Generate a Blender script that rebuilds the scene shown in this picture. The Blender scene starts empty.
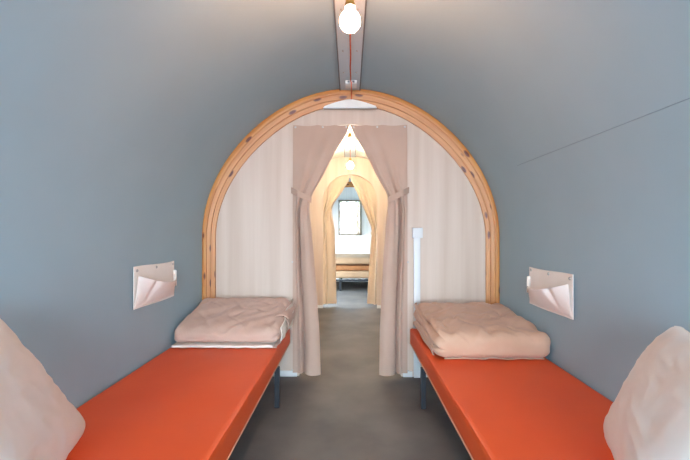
import bpy, bmesh, math, random
from mathutils import Vector, Matrix, noise
random.seed(4)
PI = math.pi
C = bpy.context.scene.collection
scn = bpy.context.scene

# ------------------------------------------------------------------ materials
def lin(c):
    c = c / 255.0
    return c / 12.92 if c <= 0.04045 else ((c + 0.055) / 1.055) ** 2.4
def rgb(r, g, b): return (lin(r), lin(g), lin(b), 1)

def mat(name, col, rough=0.6, metal=0.0, col2=None, nscale=6.0, stretch=(1, 1, 1), bump=0.0,
        bscale=60.0, sheen=0.0, coords='Object', detail=4.0, lo=0.35, hi=0.65, emit=None, estr=0.0, bdist=0.01):
    m = bpy.data.materials.new(name); m.use_nodes = True
    nt = m.node_tree; N = nt.nodes; L = nt.links
    b = N['Principled BSDF']
    b.inputs['Base Color'].default_value = col
    b.inputs['Roughness'].default_value = rough
    b.inputs['Metallic'].default_value = metal
    if sheen:
        b.inputs['Sheen Weight'].default_value = sheen
    tc = N.new('ShaderNodeTexCoord'); mp = N.new('ShaderNodeMapping')
    mp.inputs['Scale'].default_value = stretch
    L.new(tc.outputs[coords], mp.inputs['Vector'])
    if col2 is not None:
        nz = N.new('ShaderNodeTexNoise'); nz.inputs['Scale'].default_value = nscale
        nz.inputs['Detail'].default_value = detail
        L.new(mp.outputs['Vector'], nz.inputs['Vector'])
        r = N.new('ShaderNodeValToRGB')
        r.color_ramp.elements[0].position = lo; r.color_ramp.elements[0].color = col
        r.color_ramp.elements[1].position = hi; r.color_ramp.elements[1].color = col2
        L.new(nz.outputs['Fac'], r.inputs['Fac']); L.new(r.outputs['Color'], b.inputs['Base Color'])
    if bump:
        n2 = N.new('ShaderNodeTexNoise'); n2.inputs['Scale'].default_value = bscale
        n2.inputs['Detail'].default_value = 3.0
        L.new(mp.outputs['Vector'], n2.inputs['Vector'])
        bp = N.new('ShaderNodeBump'); bp.inputs['Strength'].default_value = bump
        bp.inputs['Distance'].default_value = bdist
        L.new(n2.outputs['Fac'], bp.inputs['Height']); L.new(bp.outputs['Normal'], b.inputs['Normal'])
    if emit:
        b.inputs['Emission Color'].default_value = emit; b.inputs['Emission Strength'].default_value = estr
    return m

M = {}
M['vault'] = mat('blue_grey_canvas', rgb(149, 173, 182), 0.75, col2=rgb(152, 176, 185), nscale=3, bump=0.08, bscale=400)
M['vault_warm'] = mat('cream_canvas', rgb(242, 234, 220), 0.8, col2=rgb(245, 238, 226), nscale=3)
M['ridge'] = mat('grey_ridge_plate', rgb(176, 192, 200), 0.4, col2=rgb(180, 196, 204), nscale=2)
M['ridge_edge'] = mat('dark_ridge_gasket', rgb(104, 110, 114), 0.6, col2=rgb(110, 116, 120))
M['seam'] = mat('welded_seam', rgb(128, 147, 157), 0.7, col2=rgb(132, 150, 160))
M['panel'] = mat('whitewashed_panel', rgb(212, 192, 175), 0.5, col2=rgb(194, 168, 147), nscale=1.0,
                 stretch=(12, 12, 0.45), detail=9, lo=0.34, hi=0.8)
M['white_wall'] = mat('white_wall_panel', rgb(240, 238, 232), 0.6, col2=rgb(232, 229, 222), nscale=1, stretch=(20, 20, 1))
M['white'] = mat('white_plastic', rgb(220, 220, 218), 0.4, col2=rgb(214, 214, 212), nscale=3)
M['trap'] = mat('pale_vent_board', rgb(238, 236, 228), 0.5, col2=rgb(228, 224, 214), nscale=9)
M['brass'] = mat('brass', rgb(196, 160, 92), 0.28, metal=1.0, col2=rgb(182, 146, 80), nscale=20)
M['steel'] = mat('snap_steel', rgb(196, 192, 186), 0.3, metal=0.9, col2=rgb(182, 178, 172), nscale=30)
M['black'] = mat('black_powder_coat', rgb(26, 30, 38), 0.45, col2=rgb(31, 35, 43), nscale=20)
M['orange'] = mat('orange_vinyl', rgb(230, 86, 34), 0.5, col2=rgb(234, 90, 36), nscale=3, bump=0.10, bscale=180, bdist=0.004)
M['piping'] = mat('pale_piping', rgb(222, 170, 142), 0.6, col2=rgb(214, 160, 132), nscale=10)
M['cord'] = mat('orange_textile_cord', rgb(206, 84, 48), 0.7, col2=rgb(220, 108, 64), nscale=90)
M['duvet'] = mat('beige_cotton', rgb(205, 171, 152), 0.85, col2=rgb(198, 163, 144), nscale=5, bump=0.35, bscale=14, sheen=0.15, bdist=0.012)
M['duvet_r'] = mat('sand_cotton', rgb(208, 167, 140), 0.85, col2=rgb(201, 159, 131), nscale=5, bump=0.35, bscale=14, sheen=0.15, bdist=0.012)
M['lining'] = mat('ivory_lining', rgb(236, 226, 214), 0.85, col2=rgb(228, 217, 204), nscale=6, bump=0.3, bscale=20)
M['pillow'] = mat('ivory_pillowcase', rgb(236, 230, 222), 0.85, col2=rgb(231, 225, 216), nscale=4, bump=0.3, bscale=9, sheen=0.1, bdist=0.015)
M['curtain'] = mat('blush_canvas', rgb(191, 160, 141), 0.85, col2=rgb(186, 155, 136), nscale=4, bump=0.12, bscale=240, sheen=0.1)
M['curtain_warm'] = mat('sand_canvas', rgb(216, 194, 168), 0.85, col2=rgb(210, 187, 160), nscale=4, bump=0.12, bscale=240)
M['pocket'] = mat('cream_pocket_canvas', rgb(244, 236, 226), 0.85, col2=rgb(240, 230, 220), nscale=6, bump=0.15, bscale=220)
M['frame'] = mat('taupe_frame', rgb(150, 136, 120), 0.5, col2=rgb(144, 130, 114), nscale=6)
M['tan'] = mat('tan_wool', rgb(164, 110, 68), 0.9, col2=rgb(154, 100, 60), nscale=12, bump=0.3, bscale=60)
M['leaf'] = mat('leaf_green', rgb(150, 172, 118), 0.6, col2=rgb(176, 192, 140), nscale=8)
M['bark'] = mat('bark', rgb(110, 92, 74), 0.9, col2=rgb(86, 70, 56), nscale=10, bump=0.5)
M['ground'] = mat('gravel_ground', rgb(186, 186, 184), 0.9, col2=rgb(164, 166, 162), nscale=2, bump=0.4, bscale=30)

# floor: mottled grey screed
def floor_mat():
    m = mat('grey_vinyl_floor', rgb(84, 82, 80), 0.62, col2=rgb(112, 108, 104), nscale=2.6, detail=9, lo=0.3, hi=0.7, bump=0.08, bscale=30)
    return m
M['floor'] = floor_mat()

# pine laminate with knots, on UV (u along the arch in metres, v across)
def pine():
    m = bpy.data.materials.new('knotty_pine'); m.use_nodes = True
    nt = m.node_tree; N = nt.nodes; L = nt.links; b = N['Principled BSDF']
    b.inputs['Roughness'].default_value = 0.45
    tc = N.new('ShaderNodeTexCoord')
    mp = N.new('ShaderNodeMapping'); mp.inputs['Scale'].default_value = (1.6, 34, 1)
    L.new(tc.outputs['UV'], mp.inputs['Vector'])
    nz = N.new('ShaderNodeTexNoise'); nz.inputs['Scale'].default_value = 1.4; nz.inputs['Detail'].default_value = 6
    L.new(mp.outputs['Vector'], nz.inputs['Vector'])
    r = N.new('ShaderNodeValToRGB')
    r.color_ramp.elements[0].position = 0.3; r.color_ramp.elements[0].color = rgb(186, 114, 52)
    r.color_ramp.elements[1].position = 0.72; r.color_ramp.elements[1].color = rgb(208, 145, 80)
    L.new(nz.outputs['Fac'], r.inputs['Fac'])
    m2 = N.new('ShaderNodeMapping'); m2.inputs['Scale'].default_value = (3.6, 11, 1)
    L.new(tc.outputs['UV'], m2.inputs['Vector'])
    vo = N.new('ShaderNodeTexVoronoi'); vo.inputs['Scale'].default_value = 1.6
    L.new(m2.outputs['Vector'], vo.inputs['Vector'])
    k = N.new('ShaderNodeMapRange'); k.inputs[1].default_value = 0.15; k.inputs[2].default_value = 0.24
    k.inputs[3].default_value = 1; k.inputs[4].default_value = 0
    L.new(vo.outputs['Distance'], k.inputs[0])
    sp = N.new('ShaderNodeSeparateColor'); L.new(vo.outputs['Color'], sp.inputs[0])
    g = N.new('ShaderNodeMath'); g.operation = 'GREATER_THAN'; g.inputs[1].default_value = 0.2
    L.new(sp.outputs[0], g.inputs[0])
    mu = N.new('ShaderNodeMath'); mu.operation = 'MULTIPLY'
    L.new(k.outputs[0], mu.inputs[0]); L.new(g.outputs[0], mu.inputs[1])
    mx = N.new('ShaderNodeMix'); mx.data_type = 'RGBA'
    L.new(mu.outputs[0], mx.inputs['Factor']); L.new(r.outputs['Color'], mx.inputs['A'])
    mx.inputs['B'].default_value = rgb(96, 38, 14)
    L.new(mx.outputs['Result'], b.inputs['Base Color'])
    return m
M['pine'] = pine()

def bulb_mat(name, col, s):
    return mat(name, (1, 1, 1, 1), 0.3, emit=col, estr=s)
M['bulb'] = bulb_mat('lit_globe_glass', (1.0, 0.47, 0.25, 1), 250)
M['bulb_mid'] = bulb_mat('lit_globe_glass_middle', (1.0, 0.82, 0.60, 1), 420)
M['bulb_near'] = bulb_mat('lit_globe_glass_passage', (1.0, 0.84, 0.64, 1), 170)

def glass():
    m = bpy.data.materials.new('window_glass'); m.use_nodes = True
    b = m.node_tree.nodes['Principled BSDF']
    b.inputs['Roughness'].default_value = 0.0; b.inputs['IOR'].default_value = 1.1
    b.inputs['Transmission Weight'].default_value = 1.0
    return m
M['glass'] = glass()

# ------------------------------------------------------------------ helpers
def obj(name, bm, m, parent=None, smooth=True, loc=None):
    bmesh.ops.recalc_face_normals(bm, faces=bm.faces)
    me = bpy.data.meshes.new(name); bm.to_mesh(me); bm.free()
    if smooth:
        for p in me.polygons: p.use_smooth = True
        try: me.set_sharp_from_angle(angle=math.radians(40))
        except Exception: pass
    me.materials.append(m)
    o = bpy.data.objects.new(name, me); C.objects.link(o)
    if parent: o.parent = parent
    if loc: o.location = loc
    return o
def tag(o, label, cat, group=None):
    o['label'] = label; o['category'] = cat
    if group: o['group'] = group
    return o
def thing(name, label, cat, loc=(0, 0, 0), group=None):
    o = bpy.data.objects.new(name, None); C.objects.link(o); o.location = loc
    return tag(o, label, cat, group)
def struct(name, bm, m, smooth=True, parent=None):
    o = obj(name, bm, m, parent, smooth)
    if not parent: o['kind'] = 'structure'
    return o
def box(bm, c, s, bev=0.0, rot=None):
    r = bmesh.ops.create_cube(bm, size=1)
    vs = r['verts']
    bmesh.ops.scale(bm, vec=s, verts=vs)
    if bev:
        es = list({e for v in vs for e in v.link_edges})
        rr = bmesh.ops.bevel(bm, geom=es, offset=bev, segments=2, affect='EDGES', profile=0.7)
        vs = list({v for f in rr['faces'] for v in f.verts} | {v for v in vs if v.is_valid})
    if rot: bmesh.ops.rotate(bm, cent=(0, 0, 0), matrix=rot, verts=vs)
    bmesh.ops.translate(bm, vec=c, verts=vs)
def bxo(c, s, bev=0.0, rot=None):
    bm = bmesh.new(); box(bm, c, s, bev, rot); return bm
def lathe(bm, prof, c, n=32, axis='Z'):
    rings = []
    for r, h in prof:
        ring = []
        for i in range(n):
            a = 2 * PI * i / n
            x, y = r * math.cos(a), r * math.sin(a)
            p = Vector((x, y, h)) if axis == 'Z' else (Vector((x, h, y)) if axis == 'Y' else Vector((h, x, y)))
            ring.append(bm.verts.new(p + Vector(c)))
        rings.append(ring)
    for a, b in zip(rings, rings[1:]):
        for i in range(n):
            bm.faces.new((a[i], a[(i + 1) % n], b[(i + 1) % n], b[i]))
    bm.faces.new(rings[0]); bm.faces.new(rings[-1][::-1])
def tube(bm, pts, r, n=10):
    pts = [Vector(p) for p in pts]; rings = []
    for i, p in enumerate(pts):
        t = (pts[min(i + 1, len(pts) - 1)] - pts[max(i - 1, 0)]).normalized()
        u = t.cross(Vector((0.3, 0.1, 0.95)) if abs(t.z) < 0.9 else Vector((1, 0, 0))).normalized(); v = t.cross(u)
        rings.append([bm.verts.new(p + (u * math.cos(2 * PI * k / n) + v * math.sin(2 * PI * k / n)) * r) for k in range(n)])
    for a, b in zip(rings, rings[1:]):
        for k in range(n): bm.faces.new((a[k], a[(k + 1) % n], b[(k + 1) % n], b[k]))
    bm.faces.new(rings[0]); bm.faces.new(rings[-1][::-1])
def grid_sheet(f, nu, nv, thick):
    """a cloth sheet f(u,v)->(front point, normal) closed to a real thickness"""
    bm = bmesh.new()
    P = [[Vector(f(i / nu, j / nv)) for j in range(nv + 1)] for i in range(nu + 1)]
    A = [[None] * (nv + 1) for _ in range(nu + 1)]; B = [[None] * (nv + 1) for _ in range(nu + 1)]
    for i in range(nu + 1):
        for j in range(nv + 1):
            du = P[min(i + 1, nu)][j] - P[max(i - 1, 0)][j]; dv = P[i][min(j + 1, nv)] - P[i][max(j - 1, 0)]
            n = du.cross(dv)
            n = n.normalized() if n.length > 1e-9 else Vector((0, -1, 0))
            A[i][j] = bm.verts.new(P[i][j] + n * thick / 2); B[i][j] = bm.verts.new(P[i][j] - n * thick / 2)
    for i in range(nu):
        for j in range(nv):
            bm.faces.new((A[i][j], A[i + 1][j], A[i + 1][j + 1], A[i][j + 1]))
            bm.faces.new((B[i][j], B[i][j + 1], B[i + 1][j + 1], B[i + 1][j]))
    for i in range(nu):
        bm.faces.new((A[i][0], B[i][0], B[i + 1][0], A[i + 1][0])); bm.faces.new((A[i][nv], A[i + 1][nv], B[i + 1][nv], B[i][nv]))
    for j in range(nv):
        bm.faces.new((A[0][j], A[0][j + 1], B[0][j + 1], B[0][j])); bm.faces.new((A[nu][j], B[nu][j], B[nu][j + 1], A[nu][j + 1]))
    return bm
def boxgrid(nx, ny, nz):
    """unit cube surface [-1,1]^3 as a merged grid"""
    bm = bmesh.new()
    def face(o, a, b, na, nb):
        o, a, b = Vector(o), Vector(a), Vector(b)
        g = [[bm.verts.new(o + a * (i / na) + b * (j / nb)) for j in range(nb + 1)] for i in range(na + 1)]
        for i in range(na):
            for j in range(nb): bm.faces.new((g[i][j], g[i + 1][j], g[i + 1][j + 1], g[i][j + 1]))
    face((-1, -1, 1), (2, 0, 0), (0, 2, 0), nx, ny); face((-1, -1, -1), (2, 0, 0), (0, 2, 0), nx, ny)
    face((-1, -1, -1), (2, 0, 0), (0, 0, 2), nx, nz); face((-1, 1, -1), (2, 0, 0), (0, 0, 2), nx, nz)
    face((-1, -1, -1), (0, 2, 0), (0, 0, 2), ny, nz); face((1, -1, -1), (0, 2, 0), (0, 0, 2), ny, nz)
    bmesh.ops.remove_doubles(bm, verts=bm.verts, dist=1e-5)
    bmesh.ops.recalc_face_normals(bm, faces=bm.faces)
    return bm
def rounded(p, h, r):
    q = Vector([p[i] * h[i] for i in range(3)])
    c = Vector([max(-(h[i] - r), min(h[i] - r, q[i])) for i in range(3)])
    d = q - c
    m = max(abs(d.x), abs(d.y), abs(d.z))
    if d.length < 1e-9: return q
    return c + d.normalized() * r if m > r * 0.999 else q

# ------------------------------------------------------------------ pod geometry
R, ZS = 1.195, 1.13          # half width and springing height of the vault
def rad(r, t): return r - 0.024 * math.sin(2 * t) ** 2      # shoulders slightly drawn in
def outline(r, a0=None, a1=None, n=48, legs=True):
    """points of the arch profile from bottom left over the crown to bottom right"""
    p = []
    if legs:
        p += [(-r, 0.0), (-r, ZS * 0.25), (-r, ZS * 0.5), (-r, ZS * 0.75)]
    for i in range(n + 1):
        a = PI - PI * i / n
        p.append((rad(r, a) * math.cos(a), ZS + rad(r, a) * math.sin(a)))
    if legs:
        p += [(r, ZS * 0.75), (r, ZS * 0.5), (r, ZS * 0.25), (r, 0.0)]
    return p
def shell(pts_in, pts_out, y0, y1, ny=1):
    bm = bmesh.new()
    rows = []
    for j in range(ny + 1):
        y = y0 + (y1 - y0) * j / ny
        rows.append(([bm.verts.new((x, y, z)) for x, z in pts_in], [bm.verts.new((x, y, z)) for x, z in pts_out]))
    n = len(pts_in)
    for (a, b), (c, d) in zip(rows, rows[1:]):
        for i in range(n - 1):
            bm.faces.new((a[i], a[i + 1], c[i + 1], c[i])); bm.faces.new((b[i], d[i], d[i + 1], b[i + 1]))
        bm.faces.new((a[0], c[0], d[0], b[0])); bm.faces.new((a[-1], b[-1], d[-1], c[-1]))
    for a, b in (rows[0], rows[-1]):
        for i in range(n - 1): bm.faces.new((a[i], b[i], b[i + 1], a[i + 1]))
    return bm
SEAM = math.radians(23.6)
def arc(r, a0, a1, n=40):
    ts = [a0 + (a1 - a0) * i / n for i in range(n + 1)]
    return [(rad(r, t) * math.cos(t), ZS + rad(r, t) * math.sin(t)) for t in ts]
def side_pts(r, s, top=True, z0=0.0):
    p = [(s * r, z0)]
    a = [SEAM * i / 14 for i in range(15)]
    return p + [(s * rad(r, t) * math.cos(t), ZS + rad(r, t) * math.sin(t)) for t in a]
def room(y0, y1, m, open_left=None):
    for s, nm in ((-1, 'wall_left'), (1, 'wall_right')):
        if s == -1 and open_left:
            a, b, zl, zh = open_left
            for (ya, yb, lo, hi) in ((y0, a, 0, ZS), (b, y1, 0, ZS), (a, b, 0, zl), (a, b, zh, ZS)):
                if hi - lo < 1e-3: continue
                struct(nm, bxo(((-R - 0.015), (ya + yb) / 2, (lo + hi) / 2), (0.03, yb - ya, hi - lo)), m, False)
            pin = side_pts(R, s)[1:]; pout = side_pts(R + 0.03, s)[1:]
            struct(nm, shell(pin, pout, y0, y1), m)
        else:
            struct(nm, shell(side_pts(R, s), side_pts(R + 0.03, s), y0, y1, 4), m)
    struct('ceiling', shell(arc(R, SEAM, PI - SEAM, 60), arc(R + 0.03, SEAM, PI - SEAM, 60), y0, y1, 4), m)
Y1, Y2, Y3 = 3.0, 5.65, 8.6
YF = -2.8
room(YF, Y1 + 0.03, M['vault'])
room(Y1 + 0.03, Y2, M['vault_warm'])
room(Y2, Y3, M['vault'], open_left=(6.0, 8.35, 0.25, ZS))  # unseen left opening, added to let light into the far room
# welded seam on the right side of the canvas
bm = bmesh.new()
tube(bm, [(rad(R, SEAM) * math.cos(SEAM) - 0.0005, YF + (2.4 - YF) * i / 12, ZS + rad(R, SEAM) * math.sin(SEAM)) for i in range(13)], 0.0014, 6)
struct('trim_2', bm, M['seam'])

# floor and ground
struct('floor', bxo((0, (YF + Y3) / 2, -0.03), (2 * R + 0.06, Y3 - YF + 0.06, 0.06)), M['floor'], False)
struct('ground', bxo((0, 6, -0.12), (60, 60, 0.1)), M['ground'], False)

# cross walls with an arched doorway
OH, OS = 0.415, 1.635      # doorway half width, springing height
def cross_wall(name, y, th, m, hole):
    bm = bmesh.new()
    out = outline(R - 0.001, n=64)
    ov = [bm.verts.new((x, y, z)) for x, z in out]
    if hole == 'door':
        dn = 40
        d = [(OH * math.cos(PI * i / dn), OS + OH * math.sin(PI * i / dn)) for i in range(dn + 1)]
        d = [(OH, 0.0)] + d + [(-OH, 0.0)]
        dv = [bm.verts.new((x, y, z)) for x, z in d]
        loop = ov + dv
        es = [bm.edges.new((loop[i], loop[(i + 1) % len(loop)])) for i in range(len(loop))]
    else:
        x0, x1, z0, z1 = hole
        es = [bm.edges.new((ov[i], ov[(i + 1) % len(ov)])) for i in range(len(ov))]
        hv = [bm.verts.new((x, y, z)) for x, z in ((x0, z0), (x1, z0), (x1, z1), (x0, z1))]
        es += [bm.edges.new((hv[i], hv[(i + 1) % 4])) for i in range(4)]
    bmesh.ops.triangle_fill(bm, use_beauty=True, edges=es)
    r = bmesh.ops.extrude_face_region(bm, geom=bm.faces[:])
    bmesh.ops.translate(bm, vec=(0, th, 0), verts=[v for v in r['geom'] if isinstance(v, bmesh.types.BMVert)])
    return struct(name, bm, m, False)
cross_wall('wall_back', Y1, 0.04, M['panel'], 'door')
cross_wall('wall_middle', Y2, 0.04, M['panel'], 'door')
WX0, WX1, WZ0, WZ1 = -0.27, 0.27, 1.08, 1.90
cross_wall('wall_far', Y3, 0.05, M['white_wall'], (WX0, WX1, WZ0, WZ1))

# pine arches: stepped laminate swept round the vault
def pine_arch(y, name):
    prof = [(0.0, 0), (0.0, -0.085), (0.004, -0.09), (0.030, -0.09), (0.034, -0.085), (0.036, -0.074),
            (0.040, -0.070), (0.062, -0.070), (0.066, -0.065), (0.067, -0.045), (0.071, -0.040), (0.094, -0.040), (0.098, -0.035), (0.098, 0)]
    path = []
    for i in range(9): path.append((-1.0, 0.0, 0.02 + (ZS - 0.02) * i / 8.0, None))
    bm = bmesh.new(); uv = bm.loops.layers.uv.new('UVMap')
    st = []
    for i in range(10): st.append(('l', 0.0 + ZS * i / 10))
    for i in range(97): st.append(('a', PI - PI * i / 96))
    for i in range(9, -1, -1): st.append(('r', ZS * i / 10))
    rows, U, u = [], [], 0.0; last = None
    for k, t in st:
        ring = []
        for d, yy in prof:
            rr = R - 0.0015 - d * (1.0 + (0.24 * math.sin(t) + 0.10 * math.sin(2 * t) ** 2 if k == 'a' else 0.0)) - (0.024 * math.sin(2 * t) ** 2 if k == 'a' else 0.0)
            if k == 'l': yy *= 0.45; p = Vector((-rr, y + yy, t))
            elif k == 'r': yy *= 0.45; p = Vector((rr, y + yy, t))
            else: yy *= 0.45; p = Vector((rr * math.cos(t), y + yy, ZS + rr * math.sin(t)))
            ring.append(bm.verts.new(p))
        if last is not None: u += (ring[0].co - last).length
        last = ring[0].co.copy(); rows.append(ring); U.append(u)
    V = [0]
    for a, b in zip(prof, prof[1:]): V.append(V[-1] + math.hypot(a[0] - b[0], a[1] - b[1]))
    V.append(V[-1] + 0.05)
    n = len(prof)
    for i in range(len(rows) - 1):
        for j in range(n):
            j2 = (j + 1) % n
            f = bm.faces.new((rows[i][j], rows[i + 1][j], rows[i + 1][j2], rows[i][j2]))
            for lp, (uu, vv) in zip(f.loops, ((U[i], V[j]), (U[i + 1], V[j]), (U[i + 1], V[j + 1]), (U[i], V[j + 1]))):
                lp[uv].uv = (uu, vv)
    bm.faces.new(rows[0]); bm.faces.new(rows[-1][::-1])
    return struct(name, bm, M['pine'])
pine_arch(Y1, 'trim_1')
pine_arch(Y3, 'trim_3')

# ridge plate under the vault crown
def ridge(y0, y1):
    bm = bxo((0, (y0 + y1) / 2, ZS + R - 0.010), (0.150, y1 - y0, 0.012))
    o = struct('ridge_beam', bm, M['ridge'], False)
    g = bmesh.new()
    for s in (-1, 1): box(g, (s * 0.079, (y0 + y1) / 2, ZS + R - 0.012), (0.008, y1 - y0, 0.018))
    obj('gasket', g, M['ridge_edge'], o, False)
    b2 = bmesh.new()
    for yy in [y1 - 0.33 - 0.75 * k for k in range(5)]:
        for s in (-1, 1): lathe(b2, [(0.001, -0.005), (0.005, -0.004), (0.006, 0.0)], (s * 0.045, yy, ZS + R - 0.016), 10)
    obj('screw', b2, M['steel'], o)
    return o
ridge(YF, 2.955)
ridge(Y1 + 0.05, Y2 - 0.01)

# connector box where the cord leaves the ridge plate
cb = thing('cable_connector', 'small white cable connector block on the ridge plate above the pine arch', 'connector', (0.008, 2.80, ZS + R - 0.017))
obj('housing', bxo((0, 0, -0.014), (0.085, 0.10, 0.026), 0.003), M['white'], cb)
obj('terminal', bxo((-0.018, -0.052, -0.014), (0.016, 0.006, 0.014), 0.001), M['ridge_edge'], cb)
obj('terminal', bxo((0.018, -0.052, -0.014), (0.016, 0.006, 0.014), 0.001), M['ridge_edge'], cb)

# pale tapered board in the crown of the arch
def crown_board():
    w = thing('crown_board', 'pale curved-top vent board in the crown of the pine arch above the doorway', 'vent board', (0, 2.951, 0))
    bm = bmesh.new()
    zb = 2.163; top = []; n = 24; hw = 0.206
    for i in range(n + 1):
        x = -hw + 2 * hw * i / n
        top.append((x, zb + 0.012 + 0.056 * (1 - abs(x / hw) ** 1.4)))
    f = [bm.verts.new((x, 0, z)) for x, z in top] + [bm.verts.new((hw - 0.0, 0, zb)), bm.verts.new((-hw + 0.0, 0, zb))]
    face = bm.faces.new(f)
    r = bmesh.ops.extrude_face_region(bm, geom=[face])
    bmesh.ops.translate(bm, vec=(0, -0.014, 0), verts=[v for v in r['geom'] if isinstance(v, bmesh.types.BMVert)])
    obj('board', bm, M['trap'], w, False)
    obj('lower_lip', bxo((0, -0.016, zb - 0.003), (0.425, 0.022, 0.008), 0.002), M['white'], w)
crown_board()

# skirting
def skirt(name, x0, x1, y, h=0.045):
    struct(name, bxo(((x0 + x1) / 2, y - 0.006, h / 2), (x1 - x0, 0.012, h), 0.002), M['white'])
skirt('baseboard_back', -R + 0.10, -0.43, Y1); skirt('baseboard_back', 0.43, 0.505, Y1); skirt('baseboard_back', 0.575, R - 0.10, Y1)
skirt('baseboard_middle', -R + 0.01, -OH, Y2); skirt('baseboard_middle', OH, R - 0.01, Y2)

# switch on a surface trunking, right of the curtain
sw = thing('light_switch', 'white switch on top of a vertical surface trunking right of the doorway curtain', 'switch', (0.54, 2.999, 0))
obj('trunking', bxo((0, -0.012, 0.565), (0.052, 0.022, 1.13), 0.003), M['white'], sw)
obj('back_box', bxo((0.002, -0.020, 1.165), (0.082, 0.038, 0.082), 0.005), M['white'], sw)
obj('rocker', bxo((0.002, -0.042, 1.165), (0.052, 0.008, 0.052), 0.002), M['white'], sw)

# ------------------------------------------------------------------ curtains
def lerp(a, b, t): return a + (b - a) * t
def interp(tab, z):
    if z >= tab[0][0]: return tab[0][1]
    for (za, va), (zb, vb) in zip(tab, tab[1:]):
        if z >= zb: 
            t = (za - z) / (za - zb); return lerp(va, vb, t)
    return tab[-1][1]
def smooth_tab(tab):
    pts = sorted(tab, reverse=True)
    def f(z):
        s = 0; w = 0
        for k in range(-3, 4):
            s += interp(pts, z + k * 0.012); w += 1
        return s / w
    return f
def curtain(name, label, y, s, inner, outer, ztop, m, group=None, ztie=1.43, tie_w=0.10, front=1, tie_out=0.46, tie_in=0.31, seed=1, amp=0.018, warm=False):
    """s: side; inner/outer: half-width tables over z; front=-1 hangs on the camera side"""
    root = thing(name, label, 'curtain', (0, y, 0), group)
    fi, fo = smooth_tab(inner), smooth_tab(outer)
    def P(u, v):
        z = ztop * (1 - v) + 0.038 * v
        xi, xo = fi(z), fo(z)
        g = math.exp(-((z - ztie) / 0.22) ** 2)                # gathering near the tie
        below = 1 / (1 + math.exp((z - ztie + 0.05) * 20))
        above = 1 - below
        # gathered fabric: folds bunch towards the free edge
        uu = u
        x = lerp(xo, xi, uu ** (1 - 0.25 * above))
        w = abs(xo - xi)
        drop = min(1.0, max(0.0, (ztop - z) / 0.5))
        # one deep fold runs down from the tie, the cloth inside it flares in a broad belly
        low = min(1, max(0, (ztie - z) / 0.9))
        c0 = 0.30 + 0.10 * low
        d = amp * 0.5 * drop * above * (math.sin(2.2 * 2 * PI * uu ** 1.5 + seed) + 0.15 * math.sin(4 * 2 * PI * uu ** 1.6 + 2 * seed)) * min(1, uu * 5)
        belly = 0.0
        if uu > c0: belly = math.sin(PI * min(1, (uu - c0) / (1 - c0) * 0.86)) ** 0.7
        d += below * (0.062 * belly - 0.030 * math.exp(-((uu - c0) / 0.045) ** 2) + 0.022 * math.exp(-((uu - c0 + 0.12) / 0.06) ** 2))
        d += below * (1 - low) ** 2 * 0.006 * math.sin(5 * 2 * PI * uu) * min(1, uu * 4)
        d += g * 0.35 * amp * math.sin(4 * 2 * PI * uu + seed) * min(1, uu * 4)
        d += 0.006 * noise.noise(Vector((u * 4, z * 3, seed * 7.1))) * min(1, uu * 5)
        d += 0.020 * above * g * uu ** 2
        sag = 0.0
        if v < 0.001: sag = -0.008 * math.sin(PI * min(1, (u * 1.0) * 3 % 1.0)) 
        return Vector((s * x, front * (0.012 + d + amp * 0.9), z + sag))
    bm = grid_sheet(P, 70, 120, 0.003)
    obj('panel', bm, m, root)
    # hem tape along the top
    # tie band with two snaps
    def T(u, v):
        x = lerp(tie_out, tie_in, u); z = ztie + 0.055 - 0.085 * u + (v - 0.5) * -0.050
        yy = front * (0.016 + (0.050 if u > 0.12 else 0.028 * u / 0.12 + 0.016) * (1 if u > 0.12 else 1))
        yy = front * (0.020 + 0.066 * min(1, u / 0.35) + 0.006 * math.sin(u * 5))
        return Vector((s * x, yy, z))
    tb = obj('tie_band', grid_sheet(T, 18, 4, 0.004), m, root)
    b = bmesh.new(); lathe(b, [(0.001, -0.004 if front < 0 else 0.004), (0.010, -0.003 if front < 0 else 0.003), (0.011, 0)], (s * (tie_out - 0.02), front * 0.029, ztie + 0.042), 14, 'Y')
    obj('snap', b, M['steel'], tb)
    for k, xx in enumerate((0.03, 0.22, 0.44)):
        b = bmesh.new(); lathe(b, [(0.001, -0.004 if front < 0 else 0.004), (0.007, -0.003 if front < 0 else 0.003), (0.008, 0)], (s * xx, front * (0.033 if k else 0.040), ztop - 0.018), 14, 'Y')
        obj('snap', b, M['steel'], root)
    for zz in (0.93, 0.06):
        b = bmesh.new(); lathe(b, [(0.001, -0.003 if front < 0 else 0.003), (0.006, -0.002 if front < 0 else 0.002), (0.007, 0)], (s * (tie_out - 0.01), front * 0.032, zz), 12, 'Y')
        obj('snap', b, M['steel'], root)
    return root
# doorway of the first room (seen from the front)
outL = [(2.1, 0.46), (1.45, 0.462), (0, 0.462)]
inL = [(2.04, 0.004), (1.99, 0.014), (1.80, 0.13), (1.62, 0.215), (1.47, 0.305), (1.38, 0.325), (1.30, 0.318), (0.9, 0.283), (0.4, 0.245), (0, 0.232)]
inR = [(2.04, 0.006), (1.99, 0.012), (1.80, 0.13), (1.62, 0.215), (1.47, 0.300), (1.38, 0.305), (1.30, 0.288), (0.9, 0.262), (0.4, 0.238), (0, 0.232)]
curtain('door_curtain', 'blush canvas curtain tied back on the left of the near doorway', Y1, -1, inL, outL, 2.035, M['curtain'], front=-1, seed=1, tie_out=0.475, tie_in=0.305, ztie=1.455)
curtain('door_curtain', 'blush canvas curtain tied back on the right of the near doorway, beside the white switch', Y1, 1, inR, outL, 2.035, M['curtain'], front=-1, seed=2, tie_out=0.475, tie_in=0.300, ztie=1.455)
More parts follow.
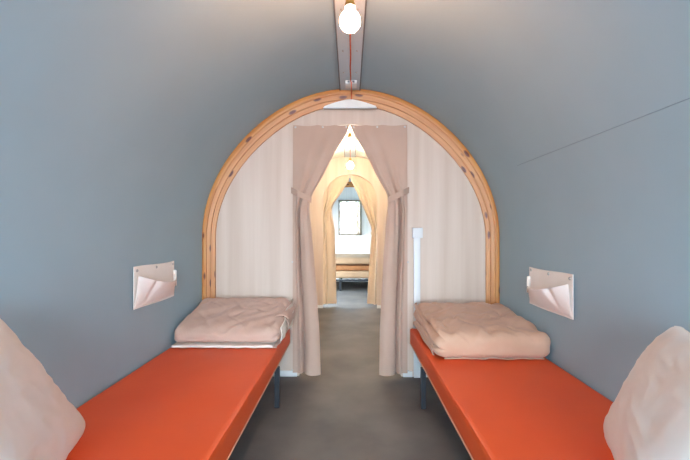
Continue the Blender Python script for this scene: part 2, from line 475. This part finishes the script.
# doorway of the far room, hung behind the wall
out2 = [(2.1, 0.46), (0, 0.46)]
in2L = [(2.08,0.003), (2.02, 0.004), (1.97, 0.01), (1.8, 0.12), (1.60, 0.26), (1.52, 0.285), (1.42, 0.275), (1.2, 0.235), (0.5, 0.22), (0, 0.21)]
in2R = [(2.08,0.003), (2.02, 0.004), (1.97, 0.01), (1.8, 0.10), (1.5, 0.225), (1.25, 0.325), (1.15, 0.345), (1.05, 0.33), (0.5, 0.29), (0, 0.265)]
curtain('door_curtain', 'sand coloured curtain tied back on the left of the farther doorway', Y2 + 0.04, -1, in2L, out2, 2.07, M['curtain_warm'], front=1, amp=0.045, seed=1.5, tie_out=0.46, tie_in=0.28, ztie=1.53)
curtain('door_curtain', 'sand coloured curtain tied back low on the right of the farther doorway', Y2 + 0.04, 1, in2R, out2, 2.07, M['curtain_warm'], front=1, amp=0.045, seed=2.5, tie_out=0.46, tie_in=0.325, ztie=1.17)

# ------------------------------------------------------------------ beds
def bed(s, label):
    t = thing('single_bed', label, 'bed', (s * 0.83, 1.93, 0), 'beds along the side walls')
    hx, hy = 0.3575, 0.995
    bm = boxgrid(50, 110, 8)
    for v in bm.verts:
        p = rounded(v.co, (hx, hy, 0.06), 0.014)
        top = max(0, p.z / 0.06)
        p.z += top * 0.004 * noise.noise(Vector((p.x * 5, p.y * 4, s)))
        v.co = p + Vector((0, 0, 0.355))
    mt = obj('mattress', bm, M['orange'], t)
    for zz in (0.302,):
        pp = []
        for i in range(61):
            pp.append((-s * (hx + 0.001), -hy + 0.016 + (2 * hy - 0.032) * i / 60, zz))
        b = bmesh.new(); tube(b, pp, 0.0032, 8); obj('piping', b, M['piping'], mt)
    b = bmesh.new()
    box(b, (-s * (hx - 0.03), 0, 0.281), (0.03, 2 * hy - 0.06, 0.028)); box(b, (s * (hx - 0.03), 0, 0.281), (0.03, 2 * hy - 0.06, 0.028))
    for yy in (-hy + 0.045, hy - 0.045, 0): box(b, (0, yy, 0.281), (2 * hx - 0.09, 0.03, 0.028))
    obj('bed_frame', b, M['black'], t, False)
    for yy in (-0.60, 0.54):
        for sx in (-1, 1):
            obj('leg', bxo((sx * (hx - 0.015), yy, 0.134), (0.032, 0.032, 0.268), 0.002), M['black'], t, False)
    return t
bed(-1, 'low orange vinyl bed with black legs along the left blue wall')
bed(1, 'low orange vinyl bed with pale piping along the right blue wall')

# ------------------------------------------------------------------ folded duvets
def slab(x0, x1, y0, y1, z0, zf, zb, r, seed, side, layers=3, scal=0.02, cre=0.006, nx=56, ny=56, nz=18):
    """folded quilt: wedge from height zf at y0 to zb at y1; the side towards the aisle shows its layers"""
    cx, cy = (x0 + x1) / 2, (y0 + y1) / 2; hx, hy = (x1 - x0) / 2, (y1 - y0) / 2
    bm = boxgrid(nx, ny, nz)
    bm.normal_update()
    for v in bm.verts:
        p = rounded(v.co, (hx, hy, 0.5 * (zf + zb) / 2), min(r, 0.5 * (zf + zb) / 2 * 0.9))
        hz = 0.5 * (zf + zb) / 2
        w = min(1, max(0, (p.z + hz) / (2 * hz)))
        t = min(1, max(0, (p.y + hy) / (2 * hy)))
        H = lerp(zf, zb, t ** 0.8)
        xx, yy = p.x, p.y
        if side != 0:
            e = max(0, (side * p.x / hx - 0.55) / 0.45)
            xx -= side * scal * e * (1 - abs(math.sin(PI * layers * (w + 0.02 * math.sin(p.y * 9))))) ** 1.5
            yo = 0.0
        eb = max(0, (-p.y / hy - 0.8) / 0.2)
        n1 = noise.noise(Vector((p.x * 7 + seed, p.y * 7, p.z * 9 + seed)))
        q = Vector((p.x * 3.5 + p.y * 2.2, p.y * 9 - p.x * 9, seed))
        n2 = 1 - abs(noise.noise(q)) * 2.2
        n3 = noise.noise(Vector((p.x * 17 + p.y * 6, p.y * 17, p.z * 14 + seed * 3)))
        n4 = max(0.0, 0.16 - abs(noise.noise(Vector((p.x * 6 + p.y * 4 + seed, p.y * 3.2 - p.x * 2.0, seed * 2))))) / 0.16
        z = w * H - w * cre * 0.9 * n4 * n4
        z += w * (0.010 * n1 + cre * n2 + 0.004 * n3)
        xx += 0.010 * noise.noise(Vector((p.y * 5, p.z * 16, seed + 9))) * min(1, abs(p.x / hx) ** 4)
        yy += 0.010 * noise.noise(Vector((p.x * 5, p.z * 16, seed + 5))) * min(1, abs(p.y / hy) ** 4)
        v.co = Vector((cx + xx, cy + yy, z0 + z))
    return bm
ZB = 0.4195
# left duvet
t = thing('folded_duvet', 'folded beige duvet with white lining peeking out, on the left orange bed', 'duvet', (0, 0, 0))
bm = slab(-1.17, -0.47, 2.40, 2.93, ZB + 0.022, 0.078, 0.215, 0.05, 3.3, 1, layers=2, scal=0.012, cre=0.009)
obj('cover', bm, M['duvet'], t)
def wavy_sheet(x0, x1, y0, y1, z, th, seed, side_drop=0.0, wob=0.012, nx=60, ny=40):
    def f(u, v):
        x = lerp(x0, x1, u) + wob * noise.noise(Vector((v * 6, seed, 1.0))) * (2 * u - 1)
        y = lerp(y0, y1, v) + wob * noise.noise(Vector((u * 7, seed, 4.0))) * (1 - v)
        zz = z + 0.004 * noise.noise(Vector((u * 12, v * 9, seed)))
        return Vector((x, y, zz))
    return grid_sheet(f, nx, ny, th)
obj('lining', wavy_sheet(-1.155, -0.50, 2.375, 2.90, ZB + 0.014, 0.013, 2.0), M['lining'], t)
obj('lower_hem', wavy_sheet(-1.16, -0.475, 2.385, 2.9, ZB + 0.004, 0.005, 6.0), M['duvet'], t)
# rolled end overhanging the aisle side
def spiral_roll(xc, zc, y0, y1, r0, r1, turns, seed, flat=0.8):
    def f(u, v):
        a = u * turns * 2 * PI
        r = lerp(r1, r0, u)
        y = lerp(y0, y1, v)
        k = 1 + 0.12 * noise.noise(Vector((u * 6, v * 5, seed)))
        return Vector((xc + r * k * math.cos(a + 0.6), y + 0.012 * math.sin(a * 0.7 + seed) * (1 - v), zc + flat * r * k * math.sin(a + 0.6) + 0.02 * v))
    return grid_sheet(f, 110, 16, 0.007)
obj('rolled_edge', spiral_roll(-0.490, ZB + 0.098, 2.60, 2.93, 0.020, 0.070, 2.6, 4, 1.1), M['duvet'], t)
def lining_edge(u, v):
    y = lerp(2.44, 2.92, u)
    H = lerp(0.095, 0.215, max(0, (y - 2.40) / 0.53) ** 0.8)
    return Vector((-0.460 + 0.010 * math.sin(u * 9) + 0.010 * (1 - abs(2 * v - 1)), y, ZB + 0.03 + (H - 0.022) * v + 0.004 * math.sin(u * 13)))
obj('lining_fold', grid_sheet(lining_edge, 40, 8, 0.006), M['lining'], t)
# right duvet
t = thing('folded_duvet', 'thick folded sand coloured duvet with layered side, on the right orange bed', 'duvet', (0, 0, 0))
bm = slab(0.495, 1.188, 2.165, 2.90, ZB + 0.006, 0.14, 0.205, 0.06, 8.8, -1, layers=2.5, scal=0.035, cre=0.012)
obj('cover', bm, M['duvet_r'], t)
obj('lower_hem', wavy_sheet(0.56, 1.15, 2.20, 2.88, ZB + 0.004, 0.006, 11.0, wob=0.02), M['duvet_r'], t)
def fold_r(k, z0, th, inset):
    def f(u, v):
        y = lerp(2.24 + 0.02 * k, 2.88, u)
        a = (v - 0.5) * PI
        return Vector((0.512 + inset - 0.016 * math.cos(a) + 0.004 * math.sin(u * 11 + k), y, z0 + lerp(0, 0.035, u) * (k + 0.4) + th / 2 * math.sin(a)))
    return grid_sheet(f, 40, 10, 0.004)
for k in range(3): obj('fold', fold_r(k, ZB + 0.028 + 0.036 * k, 0.036, 0.002 * k), M['duvet_r'], t)
def le(u, v):
    y = lerp(2.34, 2.84, u)
    return Vector((1.150 + 0.030 * v, y, ZB + 0.105 + 0.09 * ((y - 2.19) / 0.71) ** 0.8 + 0.005 * math.sin(u * 17) - 0.02 * v))
obj('lining_edge', grid_sheet(le, 40, 4, 0.005), M['lining'], t)

# ------------------------------------------------------------------ pillows
def pillow(label, corner, e1, e2, L1, L2, T, seed, m, ortho=1.0):
    """corner: lowest forward corner; e1 along the bed-edge, e2 up the leaning side"""
    e1 = Vector(e1).normalized(); e2 = Vector(e2); e2 = (e2 - e1 * e2.dot(e1) * ortho).normalized(); n = e1.cross(e2).normalized()
    c = Vector(corner)
    root = thing('pillow', label, 'pillow', (c.x, c.y, 0.415))
    N = 64
    def surf(sgn):
        g = []
        for i in range(N + 1):
            row = []
            for j in range(N + 1):
                u, v = 2 * i / N - 1, 2 * j / N - 1
                # pulled-in sides, soft corners
                uu = u * (1 - 0.05 * (1 - v * v)) ; vv = v * (1 - 0.05 * (1 - u * u))
                k = (u * u * v * v) ** 3
                uu *= 1 - 0.05 * k; vv *= 1 - 0.05 * k
                h = T / 2 * ((1 - abs(u) ** 2.6) * (1 - abs(v) ** 2.6)) ** 0.48
                wr = 0.006 * noise.noise(Vector((u * 2.2 + seed, v * 2.2, sgn))) + 0.004 * (1 - 2 * abs(noise.noise(Vector((u * 3 + v * 2 + seed, v * 4 - u, 3 * sgn)))))
                h = max(0.0, h + wr * min(1, h / 0.03))
                edge = max(abs(u), abs(v))
                wob = 0.006 * noise.noise(Vector((u * 5, v * 5, seed))) * (edge > 0.9)
                p = c + e1 * (L1 * (uu + 1) / 2 + wob) + e2 * (L2 * (vv + 1) / 2 + wob) + n * (sgn * h + 0.006 * noise.noise(Vector((u * 2, v * 2, seed + 20))))
                row.append(p)
            g.append(row)
        return g
    A, B = surf(1), surf(-1)
    bm = bmesh.new()
    for G in (A, B):
        vs = [[bm.verts.new(p) for p in row] for row in G]
        for i in range(N):
            for j in range(N): bm.faces.new((vs[i][j], vs[i + 1][j], vs[i + 1][j + 1], vs[i][j + 1]))
    bmesh.ops.remove_doubles(bm, verts=bm.verts, dist=1e-4)
    for v in bm.verts: v.co -= Vector((c.x, c.y, 0.415))
    obj('pillowcase', bm, m, root)
    # seam cord around the case
    pts = []
    for i in range(0, N + 1, 2): pts.append((A[i][0] + B[i][0]) / 2)
    for j in range(2, N + 1, 2): pts.append((A[N][j] + B[N][j]) / 2)
    for i in range(N - 2, -1, -2): pts.append((A[i][N] + B[i][N]) / 2)
    for j in range(N - 2, -1, -2): pts.append((A[0][j] + B[0][j]) / 2)
    b = bmesh.new(); tube(b, [p - Vector((c.x, c.y, 0.415)) for p in pts], 0.0028, 8)
    obj('seam', b, m, root)
    return root
pillow('large ivory pillow leaning on the left blue wall on the left bed', (-1.005, 1.40, 0.427), (0.36, -0.93, 0), (-0.11, -0.32, 0.54), 0.62, 0.61, 0.125, 1.2, M['pillow'], 0.15)
pillow('large ivory pillow leaning on the right blue wall on the right bed', (0.93, 1.37, 0.440), (-0.40, -0.91, 0), (0.17, -0.07, 0.38), 0.62, 0.475, 0.15, 5.7, M['pillow'])

# ------------------------------------------------------------------ wall pockets
def pocket(s, ya, yb, za, zb_, label):
    """ya near edge, yb far edge on the side wall"""
    root = thing('wall_pocket', label, 'pocket', (s * R, (ya + yb) / 2, za), 'canvas pockets on the side walls')
    hl = (yb - ya) / 2; H = zb_ - za
    def back(u, v):
        return Vector((-s * (0.008 + 0.004 * math.sin(u * 6) * (1 - v) + 0.003), lerp(-hl, hl, u), H * v + 0.004 * math.sin(u * 5 + 1)))
    bk = obj('backing', grid_sheet(back, 30, 14, 0.004), M['pocket'], root)
    def front(u, v):   # u 0 near the camera
        top = lerp(0.80, 0.48, u ** 0.8) * H
        prot = 0.012 + 0.075 * (math.sin(PI * min(1, max(0, u * 0.96 + 0.02))) ** 0.55) * (v ** 0.8)
        yy = lerp(-hl + 0.012, hl - 0.012, u)
        zz = 0.012 + (top - 0.012) * v - 0.02 * math.sin(PI * u) * v
        # crease running down from the near top corner
        prot -= 0.018 * math.exp(-((u - 0.18 - 0.12 * v) / 0.05) ** 2) * v
        return Vector((-s * prot, yy, zz))
    obj('pocket_front', grid_sheet(front, 44, 20, 0.004), M['pocket'], root)
    def gus(u, v):     # soft gusset bulging past the far end of the mouth
        a = v * PI
        return Vector((-s * (0.010 + 0.020 * v + 0.004), hl - 0.012 + 0.016 * math.sin(a) * math.sin(PI * u) ** 0.6 , lerp(0.30, 0.74, u) * H))
    obj('gusset', grid_sheet(gus, 12, 12, 0.003), M['pocket'], root)
    for yy in (-hl + 0.025, 0.0, hl - 0.025):
        b = bmesh.new()
        lathe(b, [(0.009, 0), (0.009, -s * 0.002), (0.0065, -s * 0.005), (0.001, -s * 0.0055)], (-s * 0.014, yy, H - 0.02), 16, 'X')
        obj('snap', b, M['steel'], root)
pocket(-1, 2.005, 2.465, 0.745, 0.98, 'cream canvas pocket snapped to the left blue wall')
pocket(1, 1.975, 2.45, 0.705, 0.945, 'cream canvas pocket snapped to the right blue wall')

# ------------------------------------------------------------------ pendant bulbs
def pendant(x, y, z, label, m, run_to=None, r=0.042):
    root = thing('pendant_lamp', label, 'lamp', (x, y, z), 'bare globe bulbs under the ridge')
    b = bmesh.new()
    prof = []
    for i in range(1, 22):
        a = -PI / 2 + PI * i / 24
        prof.append((r * math.cos(a), r * math.sin(a)))
    prof = [(0.001, -r)] + prof + [(0.015, r * 1.02), (0.0145, r * 1.14)]
    lathe(b, prof, (0, 0, 0), 36); obj('bulb', b, m, root)
    b = bmesh.new(); lathe(b, [(0.0152, r * 1.0), (0.020, r * 1.06), (0.0225, r * 1.2), (0.0225, r * 1.38), (0.019, r * 1.42)], (0, 0, 0), 30); obj('collar', b, M['white'], root)
    b = bmesh.new(); lathe(b, [(0.018, r * 1.40), (0.018, r * 1.55), (0.0205, r * 1.58), (0.0205, r * 1.70), (0.018, r * 1.74), (0.018, r * 2.15), (0.012, r * 2.35), (0.006, r * 2.45)], (0, 0, 0), 30)
    obj('socket', b, M['brass'], root)
    ztop = ZS + R - 0.022
    b = bmesh.new(); 
    pts = [(0, 0, r * 2.4), (0.001, 0.0, (ztop - z) - 0.02), (0, 0.012, ztop - z - 0.006)]
    if run_to:
        n = 30
        for i in range(1, n + 1):
            yy = lerp(y, run_to, i / n)
            pts.append((0.0015 * math.sin(i * 0.7) + 0.004 * i / n, yy - y, ztop - z - 0.004 - 0.004 * abs(math.sin(i * 1.3))))
        pts += [(0.010, 2.744 - y, ztop - z - 0.020), (0.010, 2.752 - y, ztop - z - 0.048), (0.011, 2.86 - y, ztop - z - 0.048), (0.012, 2.930 - y, ztop - z - 0.030), (0.012, 2.932 - y, ztop - z - 0.055), (0.012, 2.934 - y, ztop - z - 0.075)]
    else:
        pts.append((0, 0.03, ztop - z))
    tube(b, pts, 0.0042, 8); obj('cord', b, M['cord'], root)
    return root
pendant(0.0, 1.48, 2.022, 'bare lit globe bulb with orange cord running along the near ridge', M['bulb'], run_to=2.74)
pendant(0.0, 3.60, 2.035, 'bare lit globe bulb half hidden at the peak of the near curtains', M['bulb_near'])
pendant(0.002, 4.83, 2.035, 'bare lit globe bulb hanging in the passage before the farther curtains', M['bulb_mid'])

# ------------------------------------------------------------------ far room
win = struct('window_1', (lambda b: (box(b, ((WX0 + WX1) / 2, Y3 - 0.012, WZ1 - 0.022), (WX1 - WX0, 0.05, 0.045), 0.003),
             box(b, ((WX0 + WX1) / 2, Y3 - 0.012, WZ0 + 0.022), (WX1 - WX0, 0.05, 0.045), 0.003),
             box(b, (WX0 + 0.022, Y3 - 0.012, (WZ0 + WZ1) / 2), (0.045, 0.05, WZ1 - WZ0), 0.003),
             box(b, (WX1 - 0.022, Y3 - 0.012, (WZ0 + WZ1) / 2), (0.045, 0.05, WZ1 - WZ0), 0.003), b)[-1])(bmesh.new()), M['frame'])
obj('pane', bxo(((WX0 + WX1) / 2, Y3 + 0.005, (WZ0 + WZ1) / 2), (WX1 - WX0 - 0.085, 0.004, WZ1 - WZ0 - 0.085)), M['glass'], win, False)
skirt('baseboard_far', -R + 0.1, R - 0.1, Y3)
fb = thing('double_bed', 'low bed with black slatted frame under the window of the farthest room', 'bed', (0, 7.9, 0))
M['linen'] = mat('oat_linen', rgb(176, 146, 116), 0.9, col2=rgb(166, 136, 106), nscale=5, bump=0.3, bscale=20)
b = bmesh.new()
for yy in (-0.64, 0.60): box(b, (0, yy, 0.215), (1.9, 0.035, 0.035))
for xx in (-0.93, 0.93): box(b, (xx, -0.02, 0.215), (0.035, 1.24, 0.035))
obj('bed_frame', b, M['black'], fb, False)
for i in range(15):
    obj('slat', bxo((-0.875 + i * 0.125, -0.03, 0.241), (0.055, 1.27, 0.016), 0.003), M['white'], fb, False)
for xx in (-0.90, -0.19, 0.52):
    for yy in (-0.62, 0.58): obj('leg', bxo((xx, yy, 0.10), (0.04, 0.035, 0.20), 0.002), M['black'], fb, False)
bm = boxgrid(60, 40, 8)
for v in bm.verts:
    p = rounded(v.co, (0.92, 0.64, 0.07), 0.045)
    p.z += 0.006 * noise.noise(p * 5) * (p.z > 0)
    v.co = p + Vector((0, -0.01, 0.320))
obj('mattress', bm, M['linen'], fb)
b = slab(-0.90, 0.80, 7.27, 8.35, 0.395, 0.10, 0.10, 0.03, 12.0, 0, nx=40, ny=30, nz=8, cre=0.001)
tag(obj('folded_blanket', b, M['tan']), 'tan folded blanket on the bed of the farthest room', 'blanket')
b = slab(-0.88, 0.78, 7.28, 8.30, 0.515, 0.14, 0.15, 0.05, 15.0, 0, nx=60, ny=30, nz=10, cre=0.006)
tag(obj('folded_duvet', b, M['linen']), 'beige duvet on top of the tan blanket in the farthest room', 'duvet')

# tree outside the far window
tr = thing('garden_tree', 'leafy tree seen through the farthest window', 'tree', (0.3, 13.5, -0.07))
b = bmesh.new(); tube(b, [(0, 0, 0), (0.04, 0, 0.8), (0.0, 0.05, 1.6), (0.1, 0, 2.6)], 0.09, 10)
for a in range(6): tube(b, [(0.03, 0, 1.2 + a * 0.2), (0.5 * math.cos(a * 1.1), 0.5 * math.sin(a * 1.1), 1.7 + a * 0.22)], 0.025, 6)
obj('trunk', b, M['bark'], tr)
b = bmesh.new()
for i in range(800):
    d = Vector((random.gauss(0, 1), random.gauss(0, 1), random.gauss(0, 1))).normalized() * (random.random() ** 0.4)
    c = Vector((d.x * 1.2, d.y * 1.0, 2.0 + d.z * 1.1))
    M4 = Matrix.Rotation(random.random() * 6.28, 4, 'Z') @ Matrix.Rotation(random.random() * 3, 4, 'X')
    w = random.uniform(0.04, 0.07)
    vs = [b.verts.new(c + M4 @ Vector(q)) for q in ((-w, 0, 0), (0, -w * 0.5, 0.01), (w, 0, 0), (0, w * 0.5, 0.01))]
    b.faces.new(vs)
lv = obj('foliage', b, M['leaf'], tr, False)

# ------------------------------------------------------------------ light
w = bpy.data.worlds.new('World'); scn.world = w; w.use_nodes = True
nt = w.node_tree; bg = nt.nodes['Background']
tc = nt.nodes.new('ShaderNodeTexCoord'); sx = nt.nodes.new('ShaderNodeSeparateXYZ'); cr = nt.nodes.new('ShaderNodeValToRGB')
nt.links.new(tc.outputs['Generated'], sx.inputs[0]); nt.links.new(sx.outputs['Z'], cr.inputs['Fac'])
cr.color_ramp.elements[0].position = 0.0; cr.color_ramp.elements[0].color = (0.70, 0.87, 1.0, 1)
cr.color_ramp.elements[1].position = 0.8; cr.color_ramp.elements[1].color = (0.52, 0.74, 1.0, 1)
nt.links.new(cr.outputs['Color'], bg.inputs['Color'])
bg.inputs['Strength'].default_value = 16.5

def area(name, loc, rot, sx_, sy_, power, col):
    l = bpy.data.lights.new(name, 'AREA'); l.shape = 'RECTANGLE'; l.size = sx_; l.size_y = sy_; l.energy = power; l.color = col
    o = bpy.data.objects.new(name, l); C.objects.link(o); o.location = loc; o.rotation_euler = rot
    return o
# added fill lamp outside the far room, shining in through its unseen opening
area('fill_far_side', (-1.9, 7.2, 1.3), (0, -math.radians(80), 0), 1.8, 2.3, 120, (1.0, 0.98, 0.95))
# daylight at the open entrance behind the camera
area('daylight_entrance', (0.7, -3.4, 1.1), (math.radians(86), 0, math.radians(16)), 1.8, 2.0, 30, (0.64, 0.80, 1.0))

sl = bpy.data.lights.new('sun', 'SUN'); sl.energy = 3; sl.angle = 0.02; sl.color = (1, 0.95, 0.88)
so = bpy.data.objects.new('sun', sl); C.objects.link(so); so.rotation_euler = (math.radians(32), math.radians(14), 0)

# ------------------------------------------------------------------ camera
cam = bpy.data.cameras.new('camera'); cam.lens = 369.0 / 690.0 * 36.0; cam.sensor_width = 36.0; cam.clip_start = 0.02
co = bpy.data.objects.new('camera', cam); C.objects.link(co)
co.location = (0, 0, 1.18); co.rotation_euler = (math.radians(90.155), 0, math.radians(0.776))
scn.camera = co
scn.view_settings.view_transform = 'Standard'; scn.view_settings.look = 'None'
scn.view_settings.gamma = 1.0; scn.view_settings.use_curve_mapping = False
scn.view_settings.exposure = 0.5
